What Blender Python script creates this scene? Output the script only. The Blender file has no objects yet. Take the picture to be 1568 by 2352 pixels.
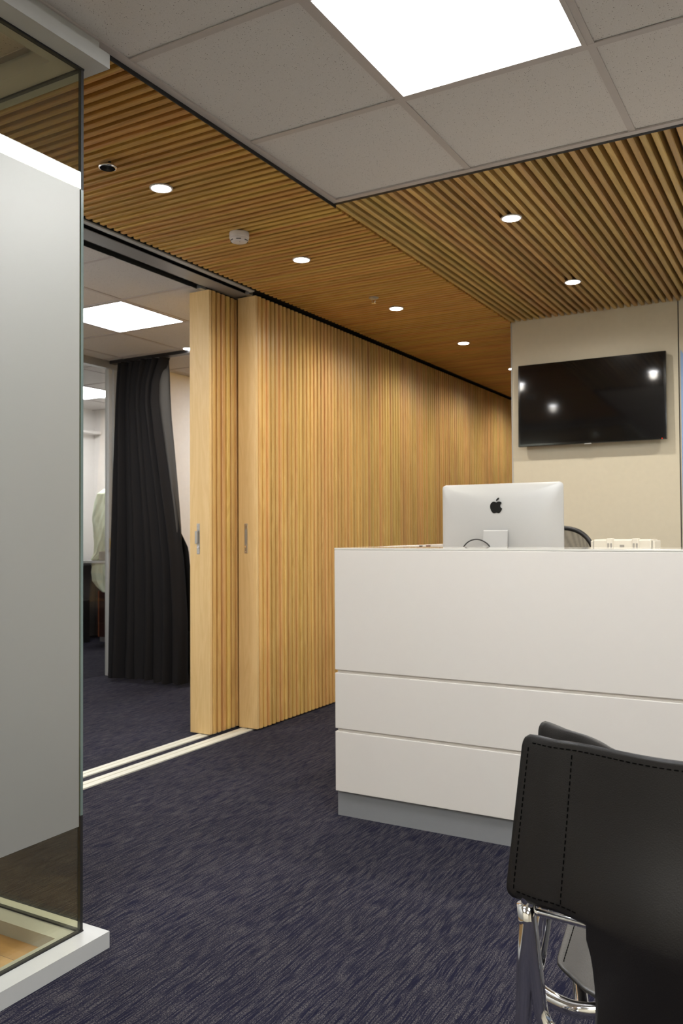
import bpy, bmesh, math, random
from mathutils import Vector, Matrix
random.seed(7)
S = bpy.context.scene
C = S.collection
PI = math.pi
ZC = 2.512          # ceiling height
# ------------------------------------------------------------------ materials
def new_mat(name):
    m = bpy.data.materials.new(name); m.use_nodes = True
    nt = m.node_tree; nt.nodes.clear()
    out = nt.nodes.new('ShaderNodeOutputMaterial')
    return m, nt, out
def N(nt, t, **kw):
    n = nt.nodes.new(t)
    for k, v in kw.items():
        if hasattr(n, k): setattr(n, k, v)
        else: n.inputs[k.replace('_', ' ')].default_value = v
    return n
def principled(name, col, rough=.5, metal=0., bump=None, spec=.5, coat=0., crough=.06, var=.04, vscale=30.):
    m, nt, out = new_mat(name)
    b = N(nt, 'ShaderNodeBsdfPrincipled')
    b.inputs['Roughness'].default_value = rough; b.inputs['Metallic'].default_value = metal
    b.inputs['Specular IOR Level'].default_value = spec; b.inputs['Coat Weight'].default_value = coat; b.inputs['Coat Roughness'].default_value = crough
    tc = N(nt, 'ShaderNodeTexCoord')
    nz = N(nt, 'ShaderNodeTexNoise'); nz.inputs['Scale'].default_value = vscale; nz.inputs['Detail'].default_value = 3
    nt.links.new(tc.outputs['Object'], nz.inputs['Vector'])
    mr = N(nt, 'ShaderNodeMapRange'); mr.inputs['To Min'].default_value = 1 - var; mr.inputs['To Max'].default_value = 1 + var
    nt.links.new(nz.outputs['Fac'], mr.inputs['Value'])
    mx = N(nt, 'ShaderNodeVectorMath', operation='SCALE'); mx.inputs[0].default_value = col[:3]
    nt.links.new(mr.outputs['Result'], mx.inputs['Scale'])
    nt.links.new(mx.outputs['Vector'], b.inputs['Base Color'])
    if bump:
        n2 = N(nt, 'ShaderNodeTexNoise'); n2.inputs['Scale'].default_value = bump[0]; n2.inputs['Detail'].default_value = 4
        nt.links.new(tc.outputs['Object'], n2.inputs['Vector'])
        bp = N(nt, 'ShaderNodeBump'); bp.inputs['Strength'].default_value = bump[1]; bp.inputs['Distance'].default_value = .002
        nt.links.new(n2.outputs['Fac'], bp.inputs['Height']); nt.links.new(bp.outputs['Normal'], b.inputs['Normal'])
    nt.links.new(b.outputs['BSDF'], out.inputs['Surface'])
    return m
def emission(name, col, s):
    m, nt, out = new_mat(name)
    e = N(nt, 'ShaderNodeEmission'); e.inputs['Color'].default_value = (*col, 1); e.inputs['Strength'].default_value = s
    nt.links.new(e.outputs[0], out.inputs['Surface']); return m
def wood(name, base, dark, grain_axis, pitch_axis=None, pitch=.042, phase=0., rough=.42, tone=.22, gscale=1.):
    """timber: long grain along grain_axis, a tone per slat across pitch_axis"""
    m, nt, out = new_mat(name); L = nt.links.new
    b = N(nt, 'ShaderNodeBsdfPrincipled'); b.inputs['Roughness'].default_value = rough
    tc = N(nt, 'ShaderNodeTexCoord'); sep = N(nt, 'ShaderNodeSeparateXYZ'); L(tc.outputs['Object'], sep.inputs[0])
    mp = N(nt, 'ShaderNodeMapping'); sc = [9 * gscale] * 3; sc[grain_axis] = .7 * gscale; mp.inputs['Scale'].default_value = sc
    L(tc.outputs['Object'], mp.inputs['Vector'])
    fac_off = None
    if pitch_axis is not None:
        a = N(nt, 'ShaderNodeMath', operation='ADD'); a.inputs[1].default_value = -phase + 100 * pitch
        L(sep.outputs[pitch_axis], a.inputs[0])
        d = N(nt, 'ShaderNodeMath', operation='DIVIDE'); d.inputs[1].default_value = pitch; L(a.outputs[0], d.inputs[0])
        fl = N(nt, 'ShaderNodeMath', operation='FLOOR'); L(d.outputs[0], fl.inputs[0])
        wn = N(nt, 'ShaderNodeTexWhiteNoise'); wn.noise_dimensions = '1D'; L(fl.outputs[0], wn.inputs['W'])
        off = N(nt, 'ShaderNodeVectorMath', operation='SCALE'); L(wn.outputs['Color'], off.inputs[0]); off.inputs['Scale'].default_value = 13
        ad = N(nt, 'ShaderNodeVectorMath', operation='ADD'); L(mp.outputs[0], ad.inputs[0]); L(off.outputs[0], ad.inputs[1])
        vec = ad.outputs[0]; fac_off = wn
    else: vec = mp.outputs[0]
    n1 = N(nt, 'ShaderNodeTexNoise'); n1.inputs['Scale'].default_value = 1.2; n1.inputs['Detail'].default_value = 5; n1.inputs['Distortion'].default_value = .8
    L(vec, n1.inputs['Vector'])
    n2 = N(nt, 'ShaderNodeTexNoise'); n2.inputs['Scale'].default_value = 14; n2.inputs['Detail'].default_value = 4
    L(vec, n2.inputs['Vector'])
    wv = N(nt, 'ShaderNodeMath', operation='MULTIPLY'); wv.inputs[1].default_value = 7; L(n1.outputs['Fac'], wv.inputs[0])
    fr = N(nt, 'ShaderNodeMath', operation='PINGPONG'); fr.inputs[1].default_value = .5; L(wv.outputs[0], fr.inputs[0])
    mm = N(nt, 'ShaderNodeMath', operation='MULTIPLY_ADD'); L(fr.outputs[0], mm.inputs[0]); mm.inputs[1].default_value = .9
    sc2 = N(nt, 'ShaderNodeMath', operation='MULTIPLY'); sc2.inputs[1].default_value = .45; L(n2.outputs['Fac'], sc2.inputs[0]); L(sc2.outputs[0], mm.inputs[2])
    cr = N(nt, 'ShaderNodeMix', data_type='RGBA'); cr.inputs['A'].default_value = (*dark, 1); cr.inputs['B'].default_value = (*base, 1)
    L(mm.outputs[0], cr.inputs['Factor'])
    col = cr.outputs['Result']
    if fac_off is not None:
        hs = N(nt, 'ShaderNodeHueSaturation')
        v = N(nt, 'ShaderNodeMapRange'); v.inputs['To Min'].default_value = 1 - tone; v.inputs['To Max'].default_value = 1 + tone * .6
        L(fac_off.outputs['Value'], v.inputs['Value']); L(v.outputs[0], hs.inputs['Value'])
        sp = N(nt, 'ShaderNodeSeparateColor'); L(fac_off.outputs['Color'], sp.inputs[0])
        hh = N(nt, 'ShaderNodeMapRange'); hh.inputs['To Min'].default_value = .488; hh.inputs['To Max'].default_value = .512
        L(sp.outputs[1], hh.inputs['Value']); L(hh.outputs[0], hs.inputs['Hue'])
        L(col, hs.inputs['Color']); col = hs.outputs[0]
    L(col, b.inputs['Base Color'])
    bp = N(nt, 'ShaderNodeBump'); bp.inputs['Strength'].default_value = .15; bp.inputs['Distance'].default_value = .001
    L(n2.outputs['Fac'], bp.inputs['Height']); L(bp.outputs[0], b.inputs['Normal'])
    L(b.outputs[0], out.inputs['Surface']); return m
def carpet_mat():
    m, nt, out = new_mat('carpet_blue'); L = nt.links.new
    b = N(nt, 'ShaderNodeBsdfPrincipled'); b.inputs['Roughness'].default_value = .95; b.inputs['Specular IOR Level'].default_value = .15
    tc = N(nt, 'ShaderNodeTexCoord')
    # gentle waver of the streak direction
    wz = N(nt, 'ShaderNodeTexNoise'); wz.inputs['Scale'].default_value = 5.5; wz.inputs['Detail'].default_value = 1
    L(tc.outputs['Object'], wz.inputs['Vector'])
    ws = N(nt, 'ShaderNodeVectorMath', operation='SCALE'); ws.inputs['Scale'].default_value = .022; L(wz.outputs['Color'], ws.inputs[0])
    av = N(nt, 'ShaderNodeVectorMath', operation='ADD'); L(tc.outputs['Object'], av.inputs[0]); L(ws.outputs[0], av.inputs[1])
    def nz(sx, sy, detail, rough=.5):
        mp = N(nt, 'ShaderNodeMapping'); mp.inputs['Scale'].default_value = (sx, sy, 1); L(av.outputs[0], mp.inputs['Vector'])
        n = N(nt, 'ShaderNodeTexNoise'); n.inputs['Scale'].default_value = 1; n.inputs['Detail'].default_value = detail; n.inputs['Roughness'].default_value = rough
        L(mp.outputs[0], n.inputs['Vector']); return n
    a = nz(110, 5, 2); c = nz(620, 200, 1, .6); d = nz(2.5, 1.6, 2); e = nz(260, 13, 1)
    def mr(n, lo, hi):
        r = N(nt, 'ShaderNodeMapRange'); r.inputs['From Min'].default_value = lo; r.inputs['From Max'].default_value = hi; L(n.outputs['Fac'], r.inputs['Value']); return r
    ra = mr(a, .45, .62); re_ = mr(e, .46, .60); rc = mr(c, .42, .60)
    m1 = N(nt, 'ShaderNodeMath', operation='MULTIPLY_ADD'); L(ra.outputs[0], m1.inputs[0]); m1.inputs[1].default_value = .35
    m2 = N(nt, 'ShaderNodeMath', operation='MULTIPLY'); L(re_.outputs[0], m2.inputs[0]); m2.inputs[1].default_value = .65; L(m2.outputs[0], m1.inputs[2])
    m3 = N(nt, 'ShaderNodeMath', operation='MULTIPLY'); L(m1.outputs[0], m3.inputs[0]); L(rc.outputs[0], m3.inputs[1])
    cl = N(nt, 'ShaderNodeMath', operation='MULTIPLY'); cl.use_clamp = True; cl.inputs[1].default_value = 1.35; L(m3.outputs[0], cl.inputs[0])
    mx = N(nt, 'ShaderNodeMix', data_type='RGBA'); mx.inputs['A'].default_value = (.0062, .0060, .0185, 1); mx.inputs['B'].default_value = (.088, .080, .081, 1)
    L(cl.outputs[0], mx.inputs['Factor'])
    rd = mr(d, .3, .7); rd.inputs['To Min'].default_value = .85; rd.inputs['To Max'].default_value = 1.15
    sc = N(nt, 'ShaderNodeVectorMath', operation='SCALE'); L(mx.outputs['Result'], sc.inputs[0]); L(rd.outputs[0], sc.inputs['Scale'])
    L(sc.outputs[0], b.inputs['Base Color'])
    bp = N(nt, 'ShaderNodeBump'); bp.inputs['Strength'].default_value = .6; bp.inputs['Distance'].default_value = .003
    L(c.outputs['Fac'], bp.inputs['Height']); L(bp.outputs[0], b.inputs['Normal'])
    L(b.outputs[0], out.inputs['Surface']); return m
def tile_mat():
    m, nt, out = new_mat('mineral_ceiling_tile'); L = nt.links.new
    b = N(nt, 'ShaderNodeBsdfPrincipled'); b.inputs['Roughness'].default_value = .9; b.inputs['Specular IOR Level'].default_value = .2
    tc = N(nt, 'ShaderNodeTexCoord')
    v = N(nt, 'ShaderNodeTexVoronoi'); v.inputs['Scale'].default_value = 190; L(tc.outputs['Object'], v.inputs['Vector'])
    sp = N(nt, 'ShaderNodeSeparateColor'); L(v.outputs['Color'], sp.inputs[0])
    # only some cells carry a pit, each of its own size
    th = N(nt, 'ShaderNodeMapRange'); th.inputs['From Min'].default_value = .35; th.inputs['From Max'].default_value = 1.; th.inputs['To Min'].default_value = 0; th.inputs['To Max'].default_value = .34
    L(sp.outputs[0], th.inputs['Value'])
    lt = N(nt, 'ShaderNodeMath', operation='SUBTRACT'); L(th.outputs[0], lt.inputs[0]); L(v.outputs['Distance'], lt.inputs[1])
    st = N(nt, 'ShaderNodeMapRange'); st.inputs['From Min'].default_value = 0; st.inputs['From Max'].default_value = .12; st.inputs['To Max'].default_value = .85; L(lt.outputs[0], st.inputs['Value'])
    n = N(nt, 'ShaderNodeTexNoise'); n.inputs['Scale'].default_value = 350; L(tc.outputs['Object'], n.inputs['Vector'])
    mr = N(nt, 'ShaderNodeMapRange'); mr.inputs['To Min'].default_value = .84; mr.inputs['To Max'].default_value = 1.1; L(n.outputs['Fac'], mr.inputs['Value'])
    sc = N(nt, 'ShaderNodeVectorMath', operation='SCALE'); sc.inputs[0].default_value = (.66, .625, .60); L(mr.outputs[0], sc.inputs['Scale'])
    mx = N(nt, 'ShaderNodeMix', data_type='RGBA'); mx.inputs['B'].default_value = (.10, .085, .07, 1); L(sc.outputs[0], mx.inputs['A']); L(st.outputs[0], mx.inputs['Factor'])
    L(mx.outputs['Result'], b.inputs['Base Color'])
    L(b.outputs[0], out.inputs['Surface']); return m
def glass_mat(name='clear_glass', col=(.90, .895, .81)):
    m, nt, out = new_mat(name); L = nt.links.new
    t = N(nt, 'ShaderNodeBsdfTransparent'); t.inputs['Color'].default_value = (*col, 1)
    g = N(nt, 'ShaderNodeBsdfGlossy'); g.inputs['Roughness'].default_value = .015; g.inputs['Color'].default_value = (.95, 1, .97, 1)
    lw = N(nt, 'ShaderNodeLayerWeight'); lw.inputs['Blend'].default_value = .5
    pw = N(nt, 'ShaderNodeMath', operation='POWER'); L(lw.outputs['Facing'], pw.inputs[0]); pw.inputs[1].default_value = 5
    f = N(nt, 'ShaderNodeMath', operation='MULTIPLY_ADD'); L(pw.outputs[0], f.inputs[0]); f.inputs[1].default_value = .96; f.inputs[2].default_value = .04
    mx = N(nt, 'ShaderNodeMixShader'); L(f.outputs[0], mx.inputs[0]); L(t.outputs[0], mx.inputs[1]); L(g.outputs[0], mx.inputs[2])
    L(mx.outputs[0], out.inputs['Surface']); return m
def film_mat(name, col, tr, gl=.25, rough=.45):
    m, nt, out = new_mat(name); L = nt.links.new
    d = N(nt, 'ShaderNodeBsdfDiffuse'); d.inputs['Color'].default_value = (*col, 1)
    t = N(nt, 'ShaderNodeBsdfTranslucent'); t.inputs['Color'].default_value = (*col, 1)
    g = N(nt, 'ShaderNodeBsdfGlossy'); g.inputs['Roughness'].default_value = rough; g.inputs['Color'].default_value = (1, .985, .93, 1)
    mx = N(nt, 'ShaderNodeMixShader'); mx.inputs[0].default_value = tr; L(d.outputs[0], mx.inputs[1]); L(t.outputs[0], mx.inputs[2])
    m2 = N(nt, 'ShaderNodeMixShader'); m2.inputs[0].default_value = gl; L(mx.outputs[0], m2.inputs[1]); L(g.outputs[0], m2.inputs[2])
    L(m2.outputs[0], out.inputs['Surface']); return m
def stripe_cloth():
    m, nt, out = new_mat('striped_dust_cloth'); L = nt.links.new
    b = N(nt, 'ShaderNodeBsdfPrincipled'); b.inputs['Roughness'].default_value = .8
    tc = N(nt, 'ShaderNodeTexCoord'); w = N(nt, 'ShaderNodeTexWave'); w.inputs['Scale'].default_value = 22; w.inputs['Distortion'].default_value = 1.5
    L(tc.outputs['Object'], w.inputs['Vector'])
    mx = N(nt, 'ShaderNodeMix', data_type='RGBA'); mx.inputs['A'].default_value = (.60, .66, .48, 1); mx.inputs['B'].default_value = (.70, .74, .60, 1)
    L(w.outputs['Fac'], mx.inputs['Factor']); L(mx.outputs['Result'], b.inputs['Base Color']); L(b.outputs[0], out.inputs['Surface']); return m
def plank_mat():
    m, nt, out = new_mat('oak_plank_floor'); L = nt.links.new
    b = N(nt, 'ShaderNodeBsdfPrincipled'); b.inputs['Roughness'].default_value = .35
    tc = N(nt, 'ShaderNodeTexCoord')
    br = N(nt, 'ShaderNodeTexBrick'); br.inputs['Scale'].default_value = 1; br.inputs['Brick Width'].default_value = .9; br.inputs['Row Height'].default_value = .09
    br.inputs['Mortar Size'].default_value = .0008; br.inputs['Color1'].default_value = (.50, .27, .10, 1); br.inputs['Color2'].default_value = (.66, .40, .17, 1); br.inputs['Mortar'].default_value = (.2, .1, .04, 1)
    L(tc.outputs['Object'], br.inputs['Vector'])
    mp = N(nt, 'ShaderNodeMapping'); mp.inputs['Scale'].default_value = (2, 30, 1); L(tc.outputs['Object'], mp.inputs['Vector'])
    n = N(nt, 'ShaderNodeTexNoise'); n.inputs['Scale'].default_value = 1.5; n.inputs['Detail'].default_value = 5; L(mp.outputs[0], n.inputs['Vector'])
    mr = N(nt, 'ShaderNodeMapRange'); mr.inputs['To Min'].default_value = .75; mr.inputs['To Max'].default_value = 1.25; L(n.outputs['Fac'], mr.inputs['Value'])
    sc = N(nt, 'ShaderNodeVectorMath', operation='SCALE'); L(br.outputs['Color'], sc.inputs[0]); L(mr.outputs[0], sc.inputs['Scale'])
    L(sc.outputs[0], b.inputs['Base Color']); L(b.outputs[0], out.inputs['Surface']); return m
def mesh_fabric():
    m, nt, out = new_mat('open_mesh_fabric'); L = nt.links.new
    d = N(nt, 'ShaderNodeBsdfPrincipled'); d.inputs['Base Color'].default_value = (.05, .045, .04, 1); d.inputs['Roughness'].default_value = .7
    t = N(nt, 'ShaderNodeBsdfTransparent')
    tc = N(nt, 'ShaderNodeTexCoord'); c = N(nt, 'ShaderNodeTexVoronoi'); c.inputs['Scale'].default_value = 260
    c.inputs['Randomness'].default_value = 0; L(tc.outputs['Object'], c.inputs['Vector'])
    gt = N(nt, 'ShaderNodeMapRange'); gt.inputs['From Min'].default_value = .2; gt.inputs['From Max'].default_value = .6; gt.inputs['To Min'].default_value = .5; gt.inputs['To Max'].default_value = .75; L(c.outputs['Distance'], gt.inputs[0])
    mx = N(nt, 'ShaderNodeMixShader'); L(gt.outputs[0], mx.inputs[0]); L(t.outputs[0], mx.inputs[1]); L(d.outputs[0], mx.inputs[2])
    L(mx.outputs[0], out.inputs['Surface']); return m
OAKB = (.72, .47, .19); OAKD = (.50, .275, .085)
CSB, CSD = (.70, .42, .115), (.46, .225, .045)
M = dict(
    carpet=carpet_mat(), tile=tile_mat(), glass=glass_mat(), glass2=glass_mat('window_glass', (.985, .985, .98)), planks=plank_mat(), mesh=mesh_fabric(),
    film=film_mat('frosted_film', (.31, .306, .275), .4, .20, .54),
    slat_x=wood('ceiling_slat_timber_cross', CSB, CSD, 0, 1, .0426, .0, tone=.12),
    slat_y=wood('ceiling_slat_timber_long', (.68, .46, .17), (.47, .28, .085), 1, 0, .041, -1.774),
    slat_d=wood('door_slat_timber', (.84, .56, .20), (.60, .34, .10), 2, 1, .044, .0, tone=.14),
    board=wood('maple_edge_board', (.84, .60, .29), (.72, .48, .20), 2, gscale=1.4),
    grid=principled('white_tee_bar', (.50, .455, .435), .5), black=principled('matt_black', (.008, .007, .007), .6),
    cream=principled('cream_wall_paint', (.635, .575, .44), .6, bump=(400, .05)), white_wall=principled('white_wall_paint', (.85, .81, .77), .7, bump=(400, .05)),
    satin=principled('satin_grey_white_aluminium', (.47, .47, .455), .35), alu=principled('anodised_aluminium', (.42, .42, .42), .4, metal=.5),
    slot=principled('dark_track_channel', (.012, .012, .012), .5), track=principled('champagne_floor_track', (.70, .68, .58), .4, metal=.1),
    steel=principled('brushed_steel', (.5, .5, .49), .3, metal=.9), chrome=principled('chrome', (.85, .85, .86), .06, metal=1, var=.0),
    desk=principled('white_satin_lacquer', (.74, .69, .63), .42, var=.01), desktop=principled('gloss_white_top', (.72, .69, .62), .06, var=.01),
    kick=principled('grey_kick_plate', (.25, .25, .255), .5, bump=(300, .2)),
    leather=principled('black_leather', (.0105, .0088, .0082), .42, bump=(650, .22), spec=.45), leather_lit=principled('black_leather_lit', (.035, .032, .029), .38, bump=(320, .3), spec=.6),  # second leather is a lighter copy, with the light put into its colour
    thread=principled('dark_thread', (.001, .001, .001), .9, spec=.05),
    imac=principled('silver_computer_back', (.47, .465, .445), .42, metal=.15, var=.01), ink=principled('black_logo', (.004, .004, .004), .25),
    tvf=principled('gloss_black_plastic', (.004, .004, .004), .12), tvs=principled('dark_screen', (.0022, .0018, .002), .24, spec=.06, coat=1.),
    plastic=principled('cream_plastic', (.70, .65, .54), .45), grey=principled('grey_plastic', (.32, .30, .26), .5),
    blackp=principled('black_plastic', (.012, .011, .011), .4), smoke=principled('white_plastic', (.72, .67, .64), .4),
    curtain=principled('black_curtain_cloth', (.0095, .0082, .0082), .9, spec=.25, bump=(500, .3)), lining=principled('grey_curtain_lining', (.040, .036, .031), .7, bump=(200, .2)),
    cloth=stripe_cloth(), redwood=principled('dark_red_wood', (.035, .012, .009), .45, var=.2), orange=principled('orange_wood_edge', (.22, .07, .03), .5),
    teal=principled('turquoise_plastic', (.05, .38, .30), .5), blue=principled('pale_blue_banner', (.30, .45, .72), .6), brass=principled('brass', (.55, .42, .18), .35, metal=.8),
    greywall=principled('grey_wall_shade_and_plinth', (.16, .145, .145), .6), brown=principled('brown_tag', (.18, .08, .05), .6),
    glass_edge=principled('green_glass_edge', (.13, .17, .155), .25),
    panel_e=emission('light_panel_diffuser', (.95, .975, 1), 30), spot_e=emission('downlight_lens', (.98, .985, 1), 55),
)
# ------------------------------------------------------------------ mesh helpers
class MB:
    def __init__(s): s.bm = bmesh.new()
    def box(s, x0, x1, y0, y1, z0, z1, bev=0.):
        r = bmesh.ops.create_cube(s.bm, size=1)
        vs = r['verts']
        bmesh.ops.scale(s.bm, vec=(abs(x1 - x0), abs(y1 - y0), abs(z1 - z0)), verts=vs)
        bmesh.ops.translate(s.bm, vec=((x0 + x1) / 2, (y0 + y1) / 2, (z0 + z1) / 2), verts=vs)
        if bev: bmesh.ops.bevel(s.bm, geom=list({e for v in vs for e in v.link_edges}), offset=bev, segments=2, profile=.6, affect='EDGES')
        return s
    def cyl(s, c, r, d, n=32, axis=2, r2=None):
        r = bmesh.ops.create_cone(s.bm, cap_ends=True, segments=n, radius1=r, radius2=r if r2 is None else r2, depth=d)
        if axis == 0: bmesh.ops.rotate(s.bm, cent=(0, 0, 0), matrix=Matrix.Rotation(PI / 2, 3, 'Y'), verts=r['verts'])
        if axis == 1: bmesh.ops.rotate(s.bm, cent=(0, 0, 0), matrix=Matrix.Rotation(PI / 2, 3, 'X'), verts=r['verts'])
        bmesh.ops.translate(s.bm, vec=c, verts=r['verts']); return s
    def lathe(s, prof, c=(0, 0, 0), n=40):
        rings = []
        for r, z in prof:
            if r < 1e-5: rings.append([s.bm.verts.new((c[0], c[1], c[2] + z))])
            else: rings.append([s.bm.verts.new((c[0] + r * math.cos(2 * PI * i / n), c[1] + r * math.sin(2 * PI * i / n), c[2] + z)) for i in range(n)])
        for a, b in zip(rings, rings[1:]):
            for i in range(n):
                j = (i + 1) % n
                if len(a) == 1 and len(b) == 1: continue
                if len(a) == 1: s.bm.faces.new((a[0], b[i], b[j]))
                elif len(b) == 1: s.bm.faces.new((a[i], a[j], b[0]))
                else: s.bm.faces.new((a[i], a[j], b[j], b[i]))
        return s
    def tube(s, pts, r, n=14, smooth=0, caps=True):
        P = [Vector(p) for p in pts]
        for _ in range(smooth):
            Q = [P[0]]
            for a, b in zip(P, P[1:]): Q += [a.lerp(b, .25), a.lerp(b, .75)]
            P = Q + [P[-1]]
        up = None; rings = []
        for i, p in enumerate(P):
            t = ((P[i + 1] - p) if i == 0 else (p - P[i - 1]) if i == len(P) - 1 else (P[i + 1] - P[i - 1])).normalized()
            if up is None: up = t.orthogonal().normalized()
            up = (up - t * up.dot(t)).normalized(); w = t.cross(up)
            rings.append([s.bm.verts.new(p + (up * math.cos(2 * PI * k / n) + w * math.sin(2 * PI * k / n)) * r) for k in range(n)])
        for a, b in zip(rings, rings[1:]):
            for k in range(n): s.bm.faces.new((a[k], a[(k + 1) % n], b[(k + 1) % n], b[k]))
        if caps: s.bm.faces.new(rings[0][::-1]); s.bm.faces.new(rings[-1])
        return s
    def grid(s, nu, nv, f):
        V = [[s.bm.verts.new(f(i / nu, j / nv)) for i in range(nu + 1)] for j in range(nv + 1)]
        for j in range(nv):
            for i in range(nu): s.bm.faces.new((V[j][i], V[j][i + 1], V[j + 1][i + 1], V[j + 1][i]))
        return V
    def prism(s, pts, axis, d0, d1):
        """extrude 2D outline (a,b) along axis"""
        def mk(a, b, d): return {0: (d, a, b), 1: (a, d, b), 2: (a, b, d)}[axis]
        A = [s.bm.verts.new(mk(a, b, d0)) for a, b in pts]; B = [s.bm.verts.new(mk(a, b, d1)) for a, b in pts]
        s.bm.faces.new(A); s.bm.faces.new(B[::-1]); n = len(pts)
        for i in range(n): s.bm.faces.new((A[i], B[i], B[(i + 1) % n], A[(i + 1) % n]))
        return s
def obj(name, mb, mat, parent=None, smooth=False, loc=None):
    bm = mb.bm; bmesh.ops.recalc_face_normals(bm, faces=bm.faces)
    me = bpy.data.meshes.new(name); bm.to_mesh(me); bm.free()
    if smooth: me.shade_smooth() if hasattr(me, 'shade_smooth') else None
    me.materials.append(M[mat] if isinstance(mat, str) else mat)
    o = bpy.data.objects.new(name, me); C.objects.link(o)
    if parent is not None: o.parent = parent
    if loc is not None: o.location = loc
    return o
def edgesplit(o, a=35):
    md = o.modifiers.new('split', 'EDGE_SPLIT'); md.split_angle = math.radians(a); return o
def solid(o, t, off=0.):
    md = o.modifiers.new('thick', 'SOLIDIFY'); md.thickness = t; md.offset = off; return o
def thing(name, label, cat, loc=(0, 0, 0), rz=0, group=None):
    o = bpy.data.objects.new(name, None); C.objects.link(o); o.empty_display_size = .1
    o.location = loc; o.rotation_euler = (0, 0, rz); tag(o, label, cat, group); return o
def tag(o, label, cat, group=None):
    o['label'] = label; o['category'] = cat
    if group: o['group'] = group
    return o
def struct(name, mb, mat, label=None):
    o = obj(name, mb, mat); o['kind'] = 'structure'
    if label: o['label'] = label; 
    o['category'] = name.split('_')[0].split('.')[0]
    return o
def copy_tree(o, parent=None):
    c = o.copy(); C.objects.link(c); c.parent = parent
    for ch in [k for k in bpy.data.objects if k.parent == o]: copy_tree(ch, c)
    return c
# ------------------------------------------------------------------ shell
struct('floor', MB().box(-7.3, 2.6, 1.70, 9.6, -.05, 0).box(-1.80, 2.6, -1.7, 1.70, -.05, 0), 'carpet', 'dark blue carpet with pale flecked streaks')
struct('floor.001', MB().box(-4.8, -1.80, -1.7, 1.70, -.05, .006), 'planks', 'oak plank floor inside the glass room')
# white mineral tile ceiling over the waiting area
EX, EY = -1.755, 3.027
t = struct('ceiling', MB().box(EX, 2.5, -1.6, EY, ZC, ZC + .02), 'tile', 'white speckled tile ceiling above the desk front')
g = MB()
for k in range(-1, 7):
    x = -1.151 + .6 * k
    if -1.7 < x < 2.5: g.box(x - .012, x + .012, -1.6, EY - .02, ZC - .004, ZC - .0005)
for k in range(-5, 2):
    y = 1.813 + .6 * k
    if y < 2.9: g.box(EX + .02, 2.5, y - .012, y + .012, ZC - .0045, ZC - .001)
g.box(EX, EX + .026, -1.6, EY, ZC - .007, ZC - .0006); g.box(EX + .026, 2.5, EY - .026, EY, ZC - .007, ZC - .0006)
obj('tee_bars', g, 'grid', t)
b = MB(); b.box(EX - .004, EX - .0005, -1.6, EY + .02, ZC - .02, ZC + .1); b.box(EX - .004, 2.5, EY + .0005, EY + .022, ZC - .006, ZC + .1); b.box(EX - .022, EX - .004, 1.72, EY + .02, ZC + .006, ZC + .1)
obj('shadow_gap', b, 'black', t)
# corridor slats run across (along X), lounge slats run along Y
def slat(mb, axis, a0, a1, p, w, z0, z1, ch=.003):
    prof = [(p, z1), (p, z0 + ch), (p + ch, z0), (p + w - ch, z0), (p + w, z0 + ch), (p + w, z1)]
    mb.prism(prof, axis, a0, a1)
c1 = MB(); y = 1.735
while y < 8.75: slat(c1, 0, -2.780, EX - .028, y, .0235, ZC - .002, ZC + .046); y += .0426
s1 = struct('ceiling.001', c1, 'slat_x', 'crosswise timber slat ceiling along the corridor')
obj('backing', MB().box(-2.84, EX + .02, 1.70, 8.9, ZC + .048, ZC + .06), 'black', s1)
c2 = MB(); x = -1.770; 
while x < 2.5: slat(c2, 1, EY + .022, 5.388, x, .0215, ZC - .002, ZC + .056); x += .041
s2 = struct('ceiling.002', c2, 'slat_y', 'lengthwise timber slat ceiling over the reception desk')
obj('backing', MB().box(EX - .02, 2.55, EY + .0, 5.42, ZC + .058, ZC + .066), 'black', s2)
# office ceiling behind the sliding doors, another further room, meeting room ceiling
for nm, (x0, x1, y0, y1), gx, gy, lab in (('ceiling.003', (-4.97, -3.045, 1.75, 8.8), -3.577, 3.664, 'tile ceiling of the office behind the sliding doors'),
                                ('ceiling.004', (-7.2, -5.0, 3.0, 6.95), -5.975, 5.62, 'tile ceiling of the room with the covered instrument'),
                                ('ceiling.005', (-4.8, -1.80, -1.6, 1.66), -1.86, 1.62, 'tile ceiling inside the glass room')):
    q = struct(nm, MB().box(x0, x1, y0, y1, ZC, ZC + .02), 'tile', lab); g = MB()
    k = -10
    while k < 12:
        x = gx + .6 * k; y = gy + .6 * k
        if x0 < x - .01 and x + .01 < x1: g.box(x - .012, x + .012, y0, y1, ZC - .004, ZC - .0005)
        if y0 < y - .01 and y + .01 < y1: g.box(x0, x1, y - .012, y + .012, ZC - .0045, ZC - .001)
        k += 1
    obj('tee_bars', g, 'grid', q)
struct('ceiling.006', MB().box(-7.3, 2.7, -1.8, 9.0, ZC + .075, ZC + .2), 'greywall', 'added dark slab blocking the sky above the suspended ceilings')  # unseen slab added to keep sky light from leaking in above the doors
# head track of the sliding doors
h = MB().box(-2.834, -2.806, 1.75, 3.93, ZC - .002, ZC + .004)
tr = struct('trim_1', h, 'satin', 'slotted ceiling track above the sliding door opening')
obj('track_cover', MB().box(-2.990, -2.880, 1.75, 8.7, ZC - .001, ZC + .002), 'alu', tr)
obj('track_slot', MB().box(-2.890, -2.824, 1.75, 8.7, ZC + .018, ZC + .03).box(-3.05, -2.980, 1.75, 8.7, ZC + .018, ZC + .03).box(-2.834, -2.80, 3.93, 8.7, ZC + .01, ZC + .04)
    .box(-3.05, -3.044, 1.75, 3.75, ZC - .004, ZC + .018), 'slot', tr)
obj('roller_stop', MB().box(-2.872, -2.842, 3.93, 3.962, ZC - .012, ZC + .01), 'steel', tr); obj('roller_stop', MB().box(-3.03, -3.0, 3.69, 3.731, ZC - .012, ZC + .01), 'steel', tr)
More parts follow.
